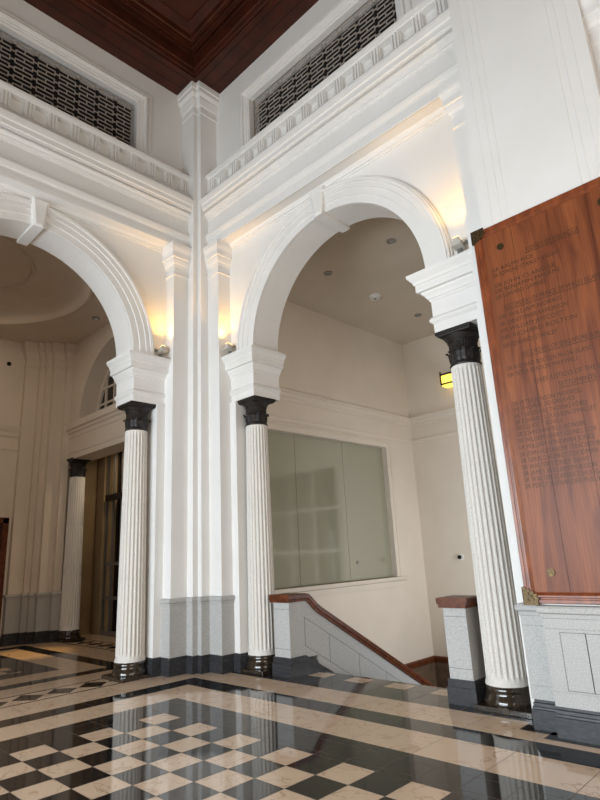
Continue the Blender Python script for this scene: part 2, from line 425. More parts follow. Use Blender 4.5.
# ------------------------------------------------------------------ arches, keystones, impost blocks
av = [(0, 1.875), (.0, 1.842), (.005, 1.836), (.11, 1.836), (.115, 1.818), (.21, 1.818), (.215, 1.800), (.285, 1.800), (.29, 1.78), (.325, 1.775), (.33, 1.79), (.355, 1.80), (.36, 1.83), (.372, 1.835), (.375, 1.885)]
def archivolt():
    A = MB(); n = 64; m = len(av); v = []
    for i in range(n + 1):
        a = PI * i / n
        for d, y in av: v.append((CX + (RAD + d) * math.cos(a), y, SPR + (RAD + d) * math.sin(a)))
    f = [(i * m + q, (i + 1) * m + q, (i + 1) * m + q + 1, i * m + q + 1) for i in range(n) for q in range(m - 1)]
    return A.add(v, f)
struct(archivolt().build('trim_12', M['white'], smooth=True)); struct(archivolt().mirror().build('trim_13', M['white'], smooth=True))
def keystone():
    K = MB()
    r0, r1 = RAD - .045, 1.965; h0, h1 = .075, .125
    def quad(y, r0, r1, a0, a1): return [(CX - a0, y, SPR + r0), (CX + a0, y, SPR + r0), (CX + a1, y, SPR + r1), (CX - a1, y, SPR + r1)]
    v = quad(WALL - .001, r0, r1, h0, h1) + quad(1.77, r0, r1, h0, h1) + quad(1.745, r0 + .03, r1 - .03, h0 - .03, h1 - .035)
    K.add(v, [(0, 1, 2, 3), (0, 1, 5, 4), (1, 2, 6, 5), (2, 3, 7, 6), (3, 0, 4, 7), (4, 5, 9, 8), (5, 6, 10, 9), (6, 7, 11, 10), (7, 4, 8, 11), (8, 9, 10, 11)])
    K.add(quad(BACK + .03, r0, RAD - .002, h0, h0 + .003) + quad(WALL + .001, r0, RAD - .002, h0, h0 + .003), [(0, 1, 2, 3), (0, 1, 5, 4), (1, 2, 6, 5), (2, 3, 7, 6), (3, 0, 4, 7), (4, 5, 6, 7)])
    return K
tag(keystone().build('keystone', M['white'], bevel=.004), 'white keystone of the right arch, above the stair opening', 'keystone', 'arch keystones')
tag(keystone().mirror().build('keystone', M['white'], bevel=.004), 'white keystone of the left arch, near the left picture edge', 'keystone', 'arch keystones')

ip = [(0, 3.935), (0, 4.04), (.012, 4.05), (.032, 4.07), (.032, 4.10), (.008, 4.13), (0, 4.135), (0, 4.32), (.014, 4.33), (.014, 4.35), (.03, 4.36), (.045, 4.39), (.07, 4.42), (.075, 4.44), (.115, 4.445), (.118, 4.46), (.118, 4.53), (.132, 4.54), (.14, 4.57), (.165, 4.60), (.185, 4.625), (.19, 4.665), (0, 4.668)]
def impost(x0, x1, ends):
    I = MB(); y0, y1 = 1.875, BACK + .05
    if ends == 'R': path = [(x0, y0), (x1, y0), (x1, y1)]
    else: path = [(x0, y1), (x0, y0), (x1, y0)]
    I.sweep(path, ip, side=1); I.box(x0 + .003, x1 - .003, y0 + .003, y1, 3.936, 4.70)
    return I
# sweep travels so that the outside lies to its right
tag(impost(-1.14, -.57, 'R').build('impost_block', M['white']), 'white moulded impost block on the column left of the stairs', 'impost block', 'impost blocks on the columns')
tag(impost(-1.14, -.57, 'R').mirror().build('impost_block', M['white']), 'white moulded impost block on the front column of the left arch', 'impost block', 'impost blocks on the columns')
tag(impost(2.625, 3.30, 'L').build('impost_block', M['white']), 'white moulded impost block beside the wooden board, on the rightmost column', 'impost block', 'impost blocks on the columns')

# ------------------------------------------------------------------ skirting and granite dado
bk = [(.0, 0), (.035, 0), (.035, .155), (.028, .16), (.026, .175), (.020, .18), (.018, .205), (.010, .212), (.008, .235), (.0, .24), (-.03, .24)]
full = [(-2.36, .97), (-1.84, .97), (-1.84, 1.115), (-1.635, 1.115), (-1.635, 1.40), (-1.49, 1.40), (-1.49, 1.49), (-1.40, 1.49), (-1.40, 1.635), (-1.115, 1.635), (-1.115, 1.84), (-.97, 1.84), (-.97, 2.36)]
gr = [(.0, .236), (.022, .236), (.022, .34), (.019, .345), (.022, .35), (.022, .83), (.019, .835), (.022, .84), (.022, .915), (.03, .92), (.032, .95), (.05, .965), (.052, 1.0), (.042, 1.015), (.0, 1.022)]
def dado(name, path, gpath):
    o = MB().sweep(path, bk).build(name, M['blackstone']); struct(o)
    if gpath: MB().sweep(gpath, gr).build('granite_panel', M['granite'], o)
    return o
dado('baseboard_corner', full, [(-1.86, 1.115), (-1.635, 1.115), (-1.635, 1.40), (-1.49, 1.40), (-1.49, 1.49), (-1.40, 1.49), (-1.40, 1.635), (-1.115, 1.635), (-1.115, 1.86)])
pp = [(3.322, 1.86), (3.322, 1.615), (3.575, 1.615), (3.575, 1.485), (4.80, 1.485), (4.80, 1.615), (5.04, 1.615), (5.04, 1.84)]
o = dado('baseboard_right', pp, pp)
J = MB()
for x0, x1 in ((3.68, 3.885), (3.885, 4.46), (4.46, 4.665)):
    for (a, b, c, d) in ((x0, x1, .805, .811), (x0, x1, .361, .367), (x0 - .003, x0 + .003, .361, .811), (x1 - .003, x1 + .003, .361, .811)):
        J.box(a, b, 1.4618, 1.466, c, d)
J.build('panel_joint', M['joint'], o)

# ------------------------------------------------------------------ columns
def rf(i, z): return 1
NF = 22
def shaft_mb(z0, z1, r0, r1):
    S = MB(); per = 10; n = NF * per; zs = [z0, z0 + .02, z0 + .05, z0 + .07, z0 + .085, z0 + .11, z0 + .13]
    H = z1 - z0
    seams = [z0 + H * .33, z0 + H * .66]
    for s_ in seams: zs += [s_ - .004, s_ - .0015, s_ + .0015, s_ + .004]
    zs += [z0 + H * t for t in (.15, .25, .45, .55, .8, .9)] + [z1 - .09, z1 - .06, z1 - .045, z1 - .03, z1]
    zs = sorted(zs); v = []
    for z in zs:
        t = (z - z0) / H; r = r0 + (r1 - r0) * t ** 1.25
        if z < z0 + .03: r += .012
        dep = max(0, min(1, (z - z0 - .06) / .05)) * max(0, min(1, (z1 - .03 - z) / .05))
        if any(abs(z - s_) < .002 for s_ in seams): r -= .004
        for i in range(n):
            q = (i % per) / per
            fl = 0 if q < .2 else math.sin(PI * (q - .2) / .8) ** .7
            rr = r - .022 * fl * dep * (r / r0)
            a = 2 * PI * i / n; v.append((rr * math.cos(a), rr * math.sin(a), z))
    m = len(zs)
    f = [(k_ * n + i, k_ * n + (i + 1) % n, (k_ + 1) * n + (i + 1) % n, (k_ + 1) * n + i) for k_ in range(m - 1) for i in range(n)]
    f += [tuple(range(n)), tuple((m - 1) * n + i for i in range(n))]
    return S.add(v, f)
def capital_mb(r):
    C = MB(); n = 120
    prof = [(r - .01, 3.50), (r + .012, 3.51), (r + .016, 3.525), (r + .004, 3.54), (r, 3.56), (r, 3.66), (r + .004, 3.665), (r, 3.675), (r, 3.79), (r + .008, 3.795), (r + .012, 3.805), (r + .008, 3.815), (r + .018, 3.83), (r + .04, 3.86), (r + .045, 3.87)]
    def f(i, z): return 1 - (.035 if (i % 4 < 2 and 3.67 < z < 3.795) else 0)
    C.lathe(prof, n, rf=f)
    h = .222
    # abacus, flaring up from the echinus
    C.sweep([(-h, -h), (h, -h), (h, h), (-h, h)], [(-.06, 3.862), (-.03, 3.872), (-.015, 3.885), (-.012, 3.895), (0, 3.90), (0, 3.935)], closed=True)
    return C
def leaves_mb(r):
    L = MB(); nl = 12
    for k_ in range(nl):
        a0 = 2 * PI * k_ / nl; v = []
        sec = [(0, 3.555, .028), (.008, 3.59, .036), (.010, 3.63, .040), (.014, 3.665, .034), (.030, 3.69, .024), (.042, 3.688, .014), (.040, 3.672, .006)]
        for dr, z, wd in sec:
            for s_ in (-1, 0, 1):
                a = a0 + s_ * wd / r; rr = r + dr + (.004 if s_ == 0 else -.003)
                v.append((rr * math.cos(a), rr * math.sin(a), z))
        for dr, z, wd in sec:
            rr = r - .006 + max(0, dr - .014)
            v.append((rr * math.cos(a0), rr * math.sin(a0), z - .006))
        n = len(sec); fs = []
        for i in range(n - 1):
            fs += [(i * 3, i * 3 + 1, i * 3 + 4, i * 3 + 3), (i * 3 + 1, i * 3 + 2, i * 3 + 5, i * 3 + 4)]
            b = 3 * n; fs += [(b + i, i * 3, i * 3 + 3, b + i + 1), (i * 3 + 2, b + i, b + i + 1, i * 3 + 5)]
        L.add(v, fs)
        # small rosette between the leaves
        a = a0 + PI / nl; cx, cy = (r + .004) * math.cos(a), (r + .004) * math.sin(a)
        L.add([(cx, cy, 3.60), (cx * 1.06, cy * 1.06, 3.625), (cx, cy, 3.65), (cx - .012 * math.sin(a), cy + .012 * math.cos(a), 3.625), (cx + .012 * math.sin(a), cy - .012 * math.cos(a), 3.625)], [(0, 1, 3), (1, 2, 3), (0, 4, 1), (1, 4, 2)])
    return L
cache = {}
def column(x, y, label, plinth, mats=('stone', 'bronze', 'gloss')):
    o = thing('fluted_column', (x, y, 0), label, 'column', 'fluted columns under the arches')
    if 'b' not in cache:
        b = MB().lathe([(.238, .05), (.243, .065), (.240, .09), (.228, .115), (.217, .14), (.213, .155), (.214, .165), (.219, .175), (.220, .195), (.213, .21), (.206, .214), (.205, .225)], 56)
        cache['b'] = b.build('base', M['gloss'], smooth=True)
        cache['s'] = shaft_mb(.22, 3.52, .200, .167).build('shaft', M['stone'], smooth=True)
        cache['c'] = capital_mb(.162).build('capital', M['bronze'], smooth=True)
        cache['l'] = leaves_mb(.162).build('leaf_band', M['bronze'], cache['c'])
        new = False
    else: new = True
    b, s_, c_ = (cache[q].copy() if new else cache[q] for q in 'bsc'); l_ = cache['l'].copy() if new else cache['l']
    for q in (b, s_, c_):
        if new: COL.objects.link(q)
        q.parent = o
    if new: COL.objects.link(l_)
    l_.parent = c_
    if plinth:
        x0, x1, y0, y1 = plinth
        MB().box(x0 - x, x1 - x, y0 - y, y1 - y, 0.001, .05).build('plinth', M['gloss'], o, bevel=.004).matrix_parent_inverse = Matrix()
    return o
column(-.785, 2.10, 'white fluted column with black capital, left of the descending stairs', (-.935, -.50, 1.83, 2.40))
column(-2.10, .765, 'pale fluted column with black capital at the left arch, in front of the side hall', (-2.40, -1.83, .50, .935))
column(2.84, 2.10, 'largest white fluted column, immediately left of the wooden names board', (2.585, 3.165, 1.83, 2.42))
column(-7.08, 2.10, 'dim fluted column far inside the side hall beside the glass door', (-7.33, -6.83, 1.84, 2.36))

# ------------------------------------------------------------------ honour board
BX0, BX1, BZ0, BZ1, BF = 3.44, 4.95, 1.037, 4.665, 1.44
B = thing('honour_board', (4.18, 1.47, BZ0), 'tall varnished wooden board of gilt names hung on the right pier', 'board')
pn = MB(); px = [BX0 + .05, 3.83, 4.18, 4.53, BX1 - .05]
for i in range(4): pn.box(px[i] + .0012, px[i + 1] - .0012, BF + .012, 1.487, BZ0 + .05, BZ1 - .05)
pn.build('panel', M['board'], B)
fp = [(0, 1.488), (0, 1.437), (.006, 1.43), (.03, 1.43), (.036, 1.436), (.045, 1.436), (.052, 1.428), (.066, 1.428), (.078, 1.438), (.09, 1.45), (.092, 1.455)]
Fm = MB(); m_ = len(fp); v = []
for (cx, cz, sx, sz) in ((BX0, BZ0, 1, 1), (BX0, BZ1, 1, -1), (BX1, BZ1, -1, -1), (BX1, BZ0, -1, 1)):
    v += [(cx + sx * d, y, cz + sz * d) for d, y in fp]
Fm.add(v, [(i * m_ + q, ((i + 1) % 4) * m_ + q, ((i + 1) % 4) * m_ + q + 1, i * m_ + q + 1) for i in range(4) for q in range(m_ - 1)])
Fm.build('frame', M['frame'], B)
for cx, cz, sx, sz in ((BX0, BZ0, 1, 1), (BX0, BZ1, 1, -1), (BX1, BZ1, -1, -1), (BX1, BZ0, -1, 1)):
    K = MB()
    pts = [(-.014, -.014), (.125, -.014), (.118, .02), (.135, .045), (.112, .058), (.118, .082), (.09, .08), (.085, .105), (.062, .10), (.05, .128), (.03, .112), (.014, .14), (-.014, .135)]
    K.prism([(cx + sx * a_, cz + sz * b_) for a_, b_ in pts], 1, 1.418, 1.437)
    K.box(min(cx - sx * .014, cx - sx * .004), max(cx - sx * .014, cx - sx * .004), 1.418, 1.486, min(cz, cz + sz * .12), max(cz, cz + sz * .12))
    for a_, b_ in ((.03, .03), (.075, .035), (.035, .08), (.06, .062)):
        K.prism([(cx + sx * a_ + .013 * math.cos(t), cz + sz * b_ + .013 * math.sin(t)) for t in [PI * 2 * i / 10 for i in range(10)]], 1, 1.410, 1.42)
    K.build('corner_bracket', M['brass'], B, bevel=.002)
for cx, cz in ((3.70, 4.41), (3.695, 1.29), (4.655, 4.43), (4.66, 1.29)):
    K = MB()
    for r_, y0, y1 in ((.036, 1.446, 1.453), (.030, 1.441, 1.446), (.020, 1.436, 1.441), (.009, 1.431, 1.436)):
        K.prism([(cx + r_ * math.cos(t), cz + r_ * math.sin(t)) for t in [PI * 2 * i / 20 for i in range(20)]], 1, y0, y1)
    K.build('boss', M['brass'], B)
def text(s_, x, z, width, name='lettering', align='l', h=.043, under=False):
    cu = bpy.data.curves.new(name, 'FONT'); cu.body = s_; cu.size = 1; cu.extrude = 0.0; cu.resolution_u = 2; cu.offset = 0
    to = bpy.data.objects.new(name, cu); COL.objects.link(to); bpy.context.view_layer.update()
    me = bpy.data.meshes.new_from_object(to.evaluated_get(bpy.context.evaluated_depsgraph_get()))
    COL.objects.unlink(to); bpy.data.objects.remove(to)
    X = [q.co.x for q in me.vertices]; Z = [q.co.y for q in me.vertices]; x0, x1, z0 = min(X), max(X), 0
    capH = .70
    sx = width / (x1 - x0); sz = h / capH
    xo = x if align == 'l' else x - width / 2
    mb = MB(); mb.add([(xo + (q.co.x - x0) * sx, 1.4505, z + q.co.y * sz) for q in me.vertices], [tuple(p.vertices) for p in me.polygons])
    if under: mb.box(xo, xo + width, 1.4495, 1.4525, z - .017, z - .011)
    return mb
L0 = 3.577
lines = [('JUDGES OF MALACCA', 4.18, 4.25, .50, 1), ('SIR RALPH RICE', L0, 4.165, .42, 0), ('SIR EDMOND STANLEY KNIGHT', L0, 4.105, .665, 0),
 ('SIR JOHN CLARIDGE', L0, 3.995, .60, 0), ('SIR BENJAMIN MALKIN', L0, 3.935, .62, 0), ('SIR EDWARD GAMBIER', L0, 3.872, .50, 0),
 ('RECORDERS OF PRINCE OF WALES ISLAND', 4.10, 3.745, .90, 1),
 ('SIR WILLIAM NORRIS', L0, 3.66, .60, 0), ('SIR CHRISTOPHER RAWLINSON', L0, 3.588, .64, 0), ('SIR WILLIAM JEFFCOTT', L0, 3.518, .60, 0), ('SIR RICHARD BOLTON', L0, 3.447, .70, 0), ('SIR EDWARD STANLEY', L0, 3.362, .52, 0),
 ('RECORDERS OF SINGAPORE & MALACCA', 4.18, 3.235, .86, 1),
 ('SIR RICHARD BOLTON McCAUSLAND', L0, 3.13, .78, 0), ('SIR PETER BENSON MAXWELL', L0, 3.066, .65, 0),
 ('CHIEF JUSTICES OF THE STRAITS', 4.18, 2.95, .74, 2), ('SETTLEMENTS', 4.18, 2.868, .31, 1),
 ('SIR PETER BENSON MAXWELL', L0, 2.78, .635, 0), ('SIR THOMAS SIDGREAVES', L0, 2.725, .56, 0), ('SIR THEODORE THOMAS FORD', L0, 2.664, .65, 0),
 ("SIR EDWARD LOUGHLIN O'MALLEY", L0, 2.606, .715, 0), ('SIR ELLIOTT BOVILL', L0, 2.55, .43, 0), ('SIR JOHN WINFIELD BONSER', L0, 2.49, .605, 0),
 ('SIR WILLIAM HENRY LIONEL COX', L0, 2.43, .69, 0), ('SIR WILLIAM HYNDMAN JONES', L0, 2.368, .655, 0), ('SIR JOHN ALEXANDER STRACHEY BUCKNILL', L0, 2.305, .86, 0),
 ('SIR GERALD AUBREY GOODMAN (1920)', L0, 2.246, .80, 0), ('SIR WALTER SYDNEY SHAW', L0, 2.186, .585, 0), ('SIR JAMES WILLIAM MURISON', L0, 2.128, .64, 0),
 ('SIR WALTER CLARENCE HUGGARD', L0, 2.07, .74, 0), ('SIR PERCY ALEXANDER McELWAINE', L0, 2.013, .775, 0)]
for s_, x, z, wd, hd in lines:
    mb = text(s_, x, z, wd, align='c' if hd else 'l', under=hd == 1, h=.046 if hd else .042)
    mb.build('heading' if hd else 'name_line', M['gold'], B, normals=False)

# ------------------------------------------------------------------ stairs
ST = .56; LZ = -1.72
def zs_(y): return max(LZ, -(y - 2.475) * ST)
S = MB(); n = 10
steps = [(2.475, 0)]
tread = (5.54 - 2.475) / n; rise = -LZ / n
poly = [(2.475, -.003)]
for i in range(n): poly += [(2.475 + i * tread, -(i + 1) * rise), (2.475 + (i + 1) * tread, -(i + 1) * rise)]
poly += [(8.25, LZ), (8.25, LZ - .2), (2.475, LZ - .2)]
poly[0] = (2.475, -.26)
S.prism(poly, 0, -.038, 2.218)
st = tag(S.build('staircase', M['grey']), 'dark stone staircase going down beyond the stair arch, between the granite parapets', 'staircase')
S = MB(); S.box(-1.95, -.41, 2.475, 3.4, -.25, 0); S.box(2.60, 3.7, 2.475, 3.4, -.25, 0); S.box(-1.95, 3.7, 5.54, 8.25, LZ - .25, LZ - .2)
struct(S.build('floor', M['grey']))
def parapet(x0, x1, label):
    o = thing('stair_parapet', ((x0 + x1) / 2, 1.95, 0), label, 'parapet', 'granite stair parapets')
    yb_ = 2.24; yn = 1.95; ye = 7.4
    def top(y, off): return off if y <= yb_ else off - (y - yb_) * ST
    zb = .925
    y1 = min(ye, yb_ + (zb - LZ - .9) / ST)
    body = MB().prism([(yn, .2), (yn, zb), (yb_ + .12, zb), (5.9, zb - (5.9 - yb_ - .12) * ST), (5.9, LZ), (2.475, LZ), (2.475, .2)], 0, x0, x1)
    body.build('parapet_body', M['granite'], o)
    bs = MB(); bb = [(yn - .02, 0.001), (yn - .02, .235), (yb_ - .02, .235), (5.9, .235 - (5.9 - yb_) * ST), (5.9, LZ + .02), (5.2, LZ + .02), (2.48, 0.001)]
    bs.prism(bb, 0, x0 - .02, x1 + .02)
    bs2 = MB().prism([(yn - .035, .001), (yn - .035, .16), (yb_ - .03, .16), (5.88, .16 - (5.88 - yb_) * ST), (5.88, LZ + .02), (5.2, LZ + .02), (2.48, .001)], 0, x0 - .03, x1 + .03)
    bs.v += []; b0 = len(bs.v); bs.add(bs2.v, bs2.f)
    bs.build('parapet_base', M['blackstone'], o)
    rl = MB(); hw = .035
    prof = [(-.03, 0), (-.03, .03), (-.045, .04), (-.05, .095), (-.02, .105)]
    path = [(yn - .03, 0), (yb_ + .04, 0)]
    sec = [(x0 - .025, 0), (x0 - .03, .03), (x0 - .045, .04), (x0 - .05, .09), (x0 - .035, .10), (x1 + .035, .10), (x1 + .05, .09), (x1 + .045, .04), (x1 + .03, .03), (x1 + .025, 0)]
    pts = [(yn - .045, zb, 0), (yb_ + .0, zb, 0), (yb_ + .05, zb - .01, .25), (yb_ + .10, zb - .055, .75), (yb_ + .17, zb - .12, .9), (yb_ + .27, zb - .19, .65), (5.9, zb - .19 - (5.9 - yb_ - .27) * ST, .56)]
    v = []; m2 = len(sec)
    for (y, z, sl) in pts:
        kx = 1 / math.sqrt(1 + sl * sl)
        for x, dz in sec: v.append((x, y + dz * sl * kx * .9, z + dz * kx))
    rl.add(v, [(i * m2 + q, (i + 1) * m2 + q, (i + 1) * m2 + (q + 1) % m2, i * m2 + (q + 1) % m2) for i in range(len(pts) - 1) for q in range(m2)] + [tuple(range(m2)), tuple((len(pts) - 1) * m2 + q for q in range(m2))])
    rl.build('handrail', M['wood'], o)
    J = MB(); t = .003
    for xx in (x1,):
        X0, X1 = xx - .001, xx + .002
        a = (2.235, .71); b = (2.235, .34); 
        J.box(X0, X1, 2.232, 2.238, .345, .71)
        for off in (.71, .345):
            y0_ = 2.235 if off > .5 else 2.235
            J.prism([(2.235, off), (2.235, off + .007), (5.8, off + .007 - (5.8 - 2.235) * ST), (5.8, off - (5.8 - 2.235) * ST)], 0, X0, X1)
        for yy in (2.72, 3.35, 3.98, 4.61): J.box(X0, X1, yy - t, yy + t, .345 - (yy - 2.235) * ST, .71 - (yy - 2.235) * ST)
    for zz in (.335, .835):
        J.box(x0, x1, yn - .002, yn + .001, zz, zz + .006)
    J.build('stone_joint', M['joint'], o)
    return o
parapet(-.37, -.07, 'grey granite stair parapet with wooden handrail beside the middle column')
parapet(2.29, 2.555, 'grey granite stair parapet whose square end stands left of the rightmost column')

# ------------------------------------------------------------------ stairwell room
SC = 6.68; SX = -1.95; SY = 8.25
def wallmould(mb, ax, plane, a, b, z, prof, sgn):
    # horizontal moulding on a wall: prof (projection, dz)
    pr = [(plane + sgn * d, z + dz) for d, dz in prof]
    mb.prism(pr, ax, a, b)
# window wall with the large glazed opening
WY0, WY1, WZ0, WZ1 = 2.75, 7.12, .97, 3.86
W = MB(); W.box(SX - .2, SX, BACK, WY0, LZ, SC); W.box(SX - .2, SX, WY1, SY + .2, LZ, SC); W.box(SX - .2, SX, WY0, WY1, LZ, WZ0); W.box(SX - .2, SX, WY0, WY1, WZ1, SC)
struct(W.build('wall_stair_left', M['cream']))
# far wall with an opening for the gridded window
GX0, GX1, GZ0, GZ1 = .35, 3.1, .6, 3.9
W = MB(); W.box(SX, GX0, SY, SY + .2, LZ, SC); W.box(GX1, 3.9, SY, SY + .2, LZ, SC); W.box(GX0, GX1, SY, SY + .2, LZ, GZ0); W.box(GX0, GX1, SY, SY + .2, GZ1, SC)
struct(W.build('wall_stair_back', M['cream']))
W = MB(); W.box(3.8, 4.0, BACK, SY + .2, LZ, SC); struct(W.build('wall_stair_right', M['cream']))
W = MB(); W.box(SX - .2, 4.0, BACK, SY + .2, SC, SC + .1); struct(W.build('ceiling_stair', M['plaster']))
cm = [(0, -.02), (.015, -.02), (.02, .0), (.02, .05), (.035, .06), (.05, .10), (.055, .14), (.075, .15), (.075, .175), (.085, .19), (.0, .195)]
cm2 = [(0, -.0), (.012, 0), (.02, .02), (.02, .05), (.03, .06), (.03, .075), (0, .08)]
Cm = MB()
Cm.sweep([(SX, BACK), (SX, SY), (3.8, SY)], [(d, 4.50 + z) for d, z in cm])
struct(Cm.build('trim_14', M['cream']))
Cm = MB(); Cm.sweep([(SX, BACK), (SX, SY), (3.8, SY)], [(d, 4.06 + z) for d, z in cm2]); struct(Cm.build('trim_15', M['cream']))
# wooden dado rail and brown stone dado low on the landing
Cm = MB(); Cm.sweep([(SX, 5.2), (SX, SY), (3.8, SY)], [(0, -.93), (.03, -.93), (.04, -.90), (.05, -.83), (.04, -.80), (0, -.80)])
struct(Cm.build('trim_16', M['wood']))
Cm = MB(); Cm.sweep([(SX, 5.2), (SX, SY), (3.8, SY)], [(0, LZ), (.02, LZ), (.02, -.93), (0, -.93)]); struct(Cm.build('baseboard_stair', mat('brown_stone', (112, 92, 74), .3, c2=(92, 74, 60), scale=6)))
# window 1
wn = thing('window_1', (SX, (WY0 + WY1) / 2, WZ0), '', ''); del wn['label']; del wn['category']; struct(wn)
pn = MB(); w3 = (WY1 - WY0) / 3
for i in range(3): pn.box(SX - .13, SX - .115, WY0 + i * w3 + .004, WY0 + (i + 1) * w3 - .004, WZ0, WZ1)
pn.build('pane', M['glass'], wn)
Fr = MB(); fpr = [(-.003, SX - .17), (-.003, SX + .012), (.10, SX + .012), (.105, SX + .03), (.125, SX + .035), (.14, SX + .02), (.17, SX + .018), (.185, SX)]
v = []
for (cy, cz, sy, sz) in ((WY0, WZ0, -1, 0), (WY0, WZ1, -1, 1), (WY1, WZ1, 1, 1), (WY1, WZ0, 1, 0)): v += [(x, cy + sy * d, cz + sz * d) for d, x in fpr]
m3 = len(fpr); Fr.add(v, [(i * m3 + q, (i + 1) * m3 + q, (i + 1) * m3 + q + 1, i * m3 + q + 1) for i in range(3) for q in range(m3 - 1)])
Fr.build('window_frame', M['cream'], wn)
Sl = MB().sweep([(SX, WY0 - .24), (SX, WY1 + .24)], [(0, WZ0 - .21), (.03, WZ0 - .21), (.04, WZ0 - .16), (.05, WZ0 - .09), (.10, WZ0 - .07), (.12, WZ0), (-.17, WZ0)]); Sl.build('window_sill', M['cream'], wn)
hd = MB().prism([(0, 0)] and [(5.92 + .035 * math.cos(t), 1.33 + .035 * math.sin(t)) for t in [PI * 2 * i / 16 for i in range(16)]], 0, SX - .115, SX - .10); hd.build('pane_handle', M['metal'], wn)
# window 2: gridded window in the far wall
wn = thing('window_2', ((GX0 + GX1) / 2, SY, GZ0), '', ''); del wn['label']; del wn['category']; struct(wn)
G = MB(); 
for i in range(4):
    x = GX0 + (GX1 - GX0) * i / 3; G.box(x - .035, x + .035, SY - .02, SY + .08, GZ0, GZ1)
for z in (GZ0, 1.6, 2.75, GZ1): G.box(GX0, GX1, SY - .015, SY + .075, z - .035, z + .035)
G.build('window_frame', M['cream'], wn)
MB().box(GX0, GX1, SY + .1, SY + .11, GZ0, GZ1).build('pane', M['doorglass'], wn)
MB().box(GX0 + .5, GX1, SY + .09, SY + .098, GZ0, GZ1).build('curtain', M['curtain'], wn)

# wall lantern, camera, ceiling fittings
o = thing('wall_lantern', (-.60, SY, 5.34), 'glowing yellow wall lantern with black bands, high behind the rightmost column', 'lantern')
MB().box(-.80, -.54, SY - .26, SY - .03, 5.21, 5.49).build('lamp_glass', M['lampglow'], o, bevel=.02)
K = MB(); K.box(-.82, -.52, SY - .28, SY - .005, 5.48, 5.52); K.box(-.82, -.52, SY - .28, SY - .005, 5.25, 5.285); K.box(-.82, -.795, SY - .28, SY - .25, 5.25, 5.58)
K.build('lantern_band', M['frameblack'], o)
o = thing('security_camera', (-.98, SY, 1.315), 'round white dome security camera with black lens on the stairwell wall', 'camera')
def disc(mb, c, ax, r, a, b, n=20): return mb.prism([(c[0] + r * math.cos(PI * 2 * i / n), c[1] + r * math.sin(PI * 2 * i / n)) for i in range(n)], ax, a, b)
disc(MB(), (-.98, 1.315), 1, .075, SY - .03, SY).build('housing', M['plastic'], o)
disc(MB(), (-.99, 1.315), 1, .045, SY - .06, SY - .03).build('lens', M['lens'], o)
o = thing('smoke_detector', (-.609, 5.34, SC), 'round white smoke detector in the middle of the stairwell ceiling', 'smoke detector')
MB().lathe([(.13, SC), (.13, SC - .02), (.115, SC - .03), (.10, SC - .06), (.05, SC - .065)], 28, (-.609, 5.342)).build('detector_body', M['plastic'], o)
MB().lathe([(.03, SC - .066), (.03, SC - .075)], 12, (-.609, 5.342)).build('sensor', M['metal'], o)
for (x, y, lb) in ((.907, 3.814, 'small recessed downlight in stairwell ceiling, nearest the right curve of the arch'), (-.574, 3.832, 'small recessed downlight in stairwell ceiling, left of the smoke detector'), (-.582, 6.913, 'small recessed downlight in stairwell ceiling, nearest the far wall')):
    o = thing('downlight', (x, y, SC), lb, 'downlight', 'recessed downlights')
    MB().lathe([(.085, SC), (.085, SC - .012), (.06, SC - .016), (.055, SC - .004)], 24, (x, y)).build('trim_ring', M['metal'], o)
    MB().lathe([(.05, SC - .004), (.05, SC - .009)], 16, (x, y)).build('bulb', M['metal'], o)

# ------------------------------------------------------------------ uplights on the imposts
def uplight(x, y, label, mir=False, big=1, power=40):
    px, py = (-y, -x) if mir else (x, y)
    o = thing('uplight', (px, py, 4.672), label, 'uplight', 'uplights on the impost ledges')
    a = MB().box(x - .02, x + .02, y - .0, y + .07, 4.672, 4.76); a.lathe([(.035, 4.672), (.035, 4.684)], 16, (x, y + .04))
    b = MB(); b.prism([(y - .06, 4.785), (y + .04, 4.76), (y + .06, 4.79), (y + .06, 4.815), (y - .055, 4.84)], 0, x - .06, x + .06)
    b.prism([(y - .045, 4.836), (y + .045, 4.817), (y + .05, 4.865), (y - .04, 4.885)], 0, x - .035, x + .035)
    d = MB().box(x + .07, x + .11, y + .02, y + .055, 4.79, 4.83)
    g2 = MB().prism([(y - .035, 4.888), (y + .045, 4.87), (y + .045, 4.873), (y - .035, 4.891)], 0, x - .03, x + .03)
    if mir: a, b, d, g2 = a.mirror(), b.mirror(), d.mirror(), g2.mirror()
    a.build('bracket', M['metal'], o); b.build('lamp_housing', M['fixture'], o, bevel=.004); d.build('clamp', M['metal'], o); g2.build('lamp_glass', M['warmglow'], o)
    l = bpy.data.lights.new('uplight_lamp', 'SPOT'); l.energy = power; l.spot_size = math.radians(100); l.spot_blend = .9; l.shadow_soft_size = .04; l.color = (1.0, .52, .10)
    lo = bpy.data.objects.new('uplight_lamp', l); COL.objects.link(lo)
    P0 = Vector((x, y - .09, 4.93)); P1 = Vector((x, y - .06, 6.0))
    if mir: P0 = Vector((-P0.y, -P0.x, P0.z)); P1 = Vector((-P1.y, -P1.x, P1.z))
    lo.location = P0; lo.rotation_euler = (P1 - P0).to_track_quat('-Z', 'Y').to_euler()
    lo.parent = o; lo.matrix_parent_inverse = Matrix.Translation(o.location).inverted()
uplight(-1.02, 1.76, 'small uplight lamp on the impost left of the stairs arch')
uplight(-1.00, 1.77, 'small uplight lamp on the impost of the left arch', mir=True)
uplight(3.12, 1.74, 'boxy white uplight lamp on the impost beside the wooden board')

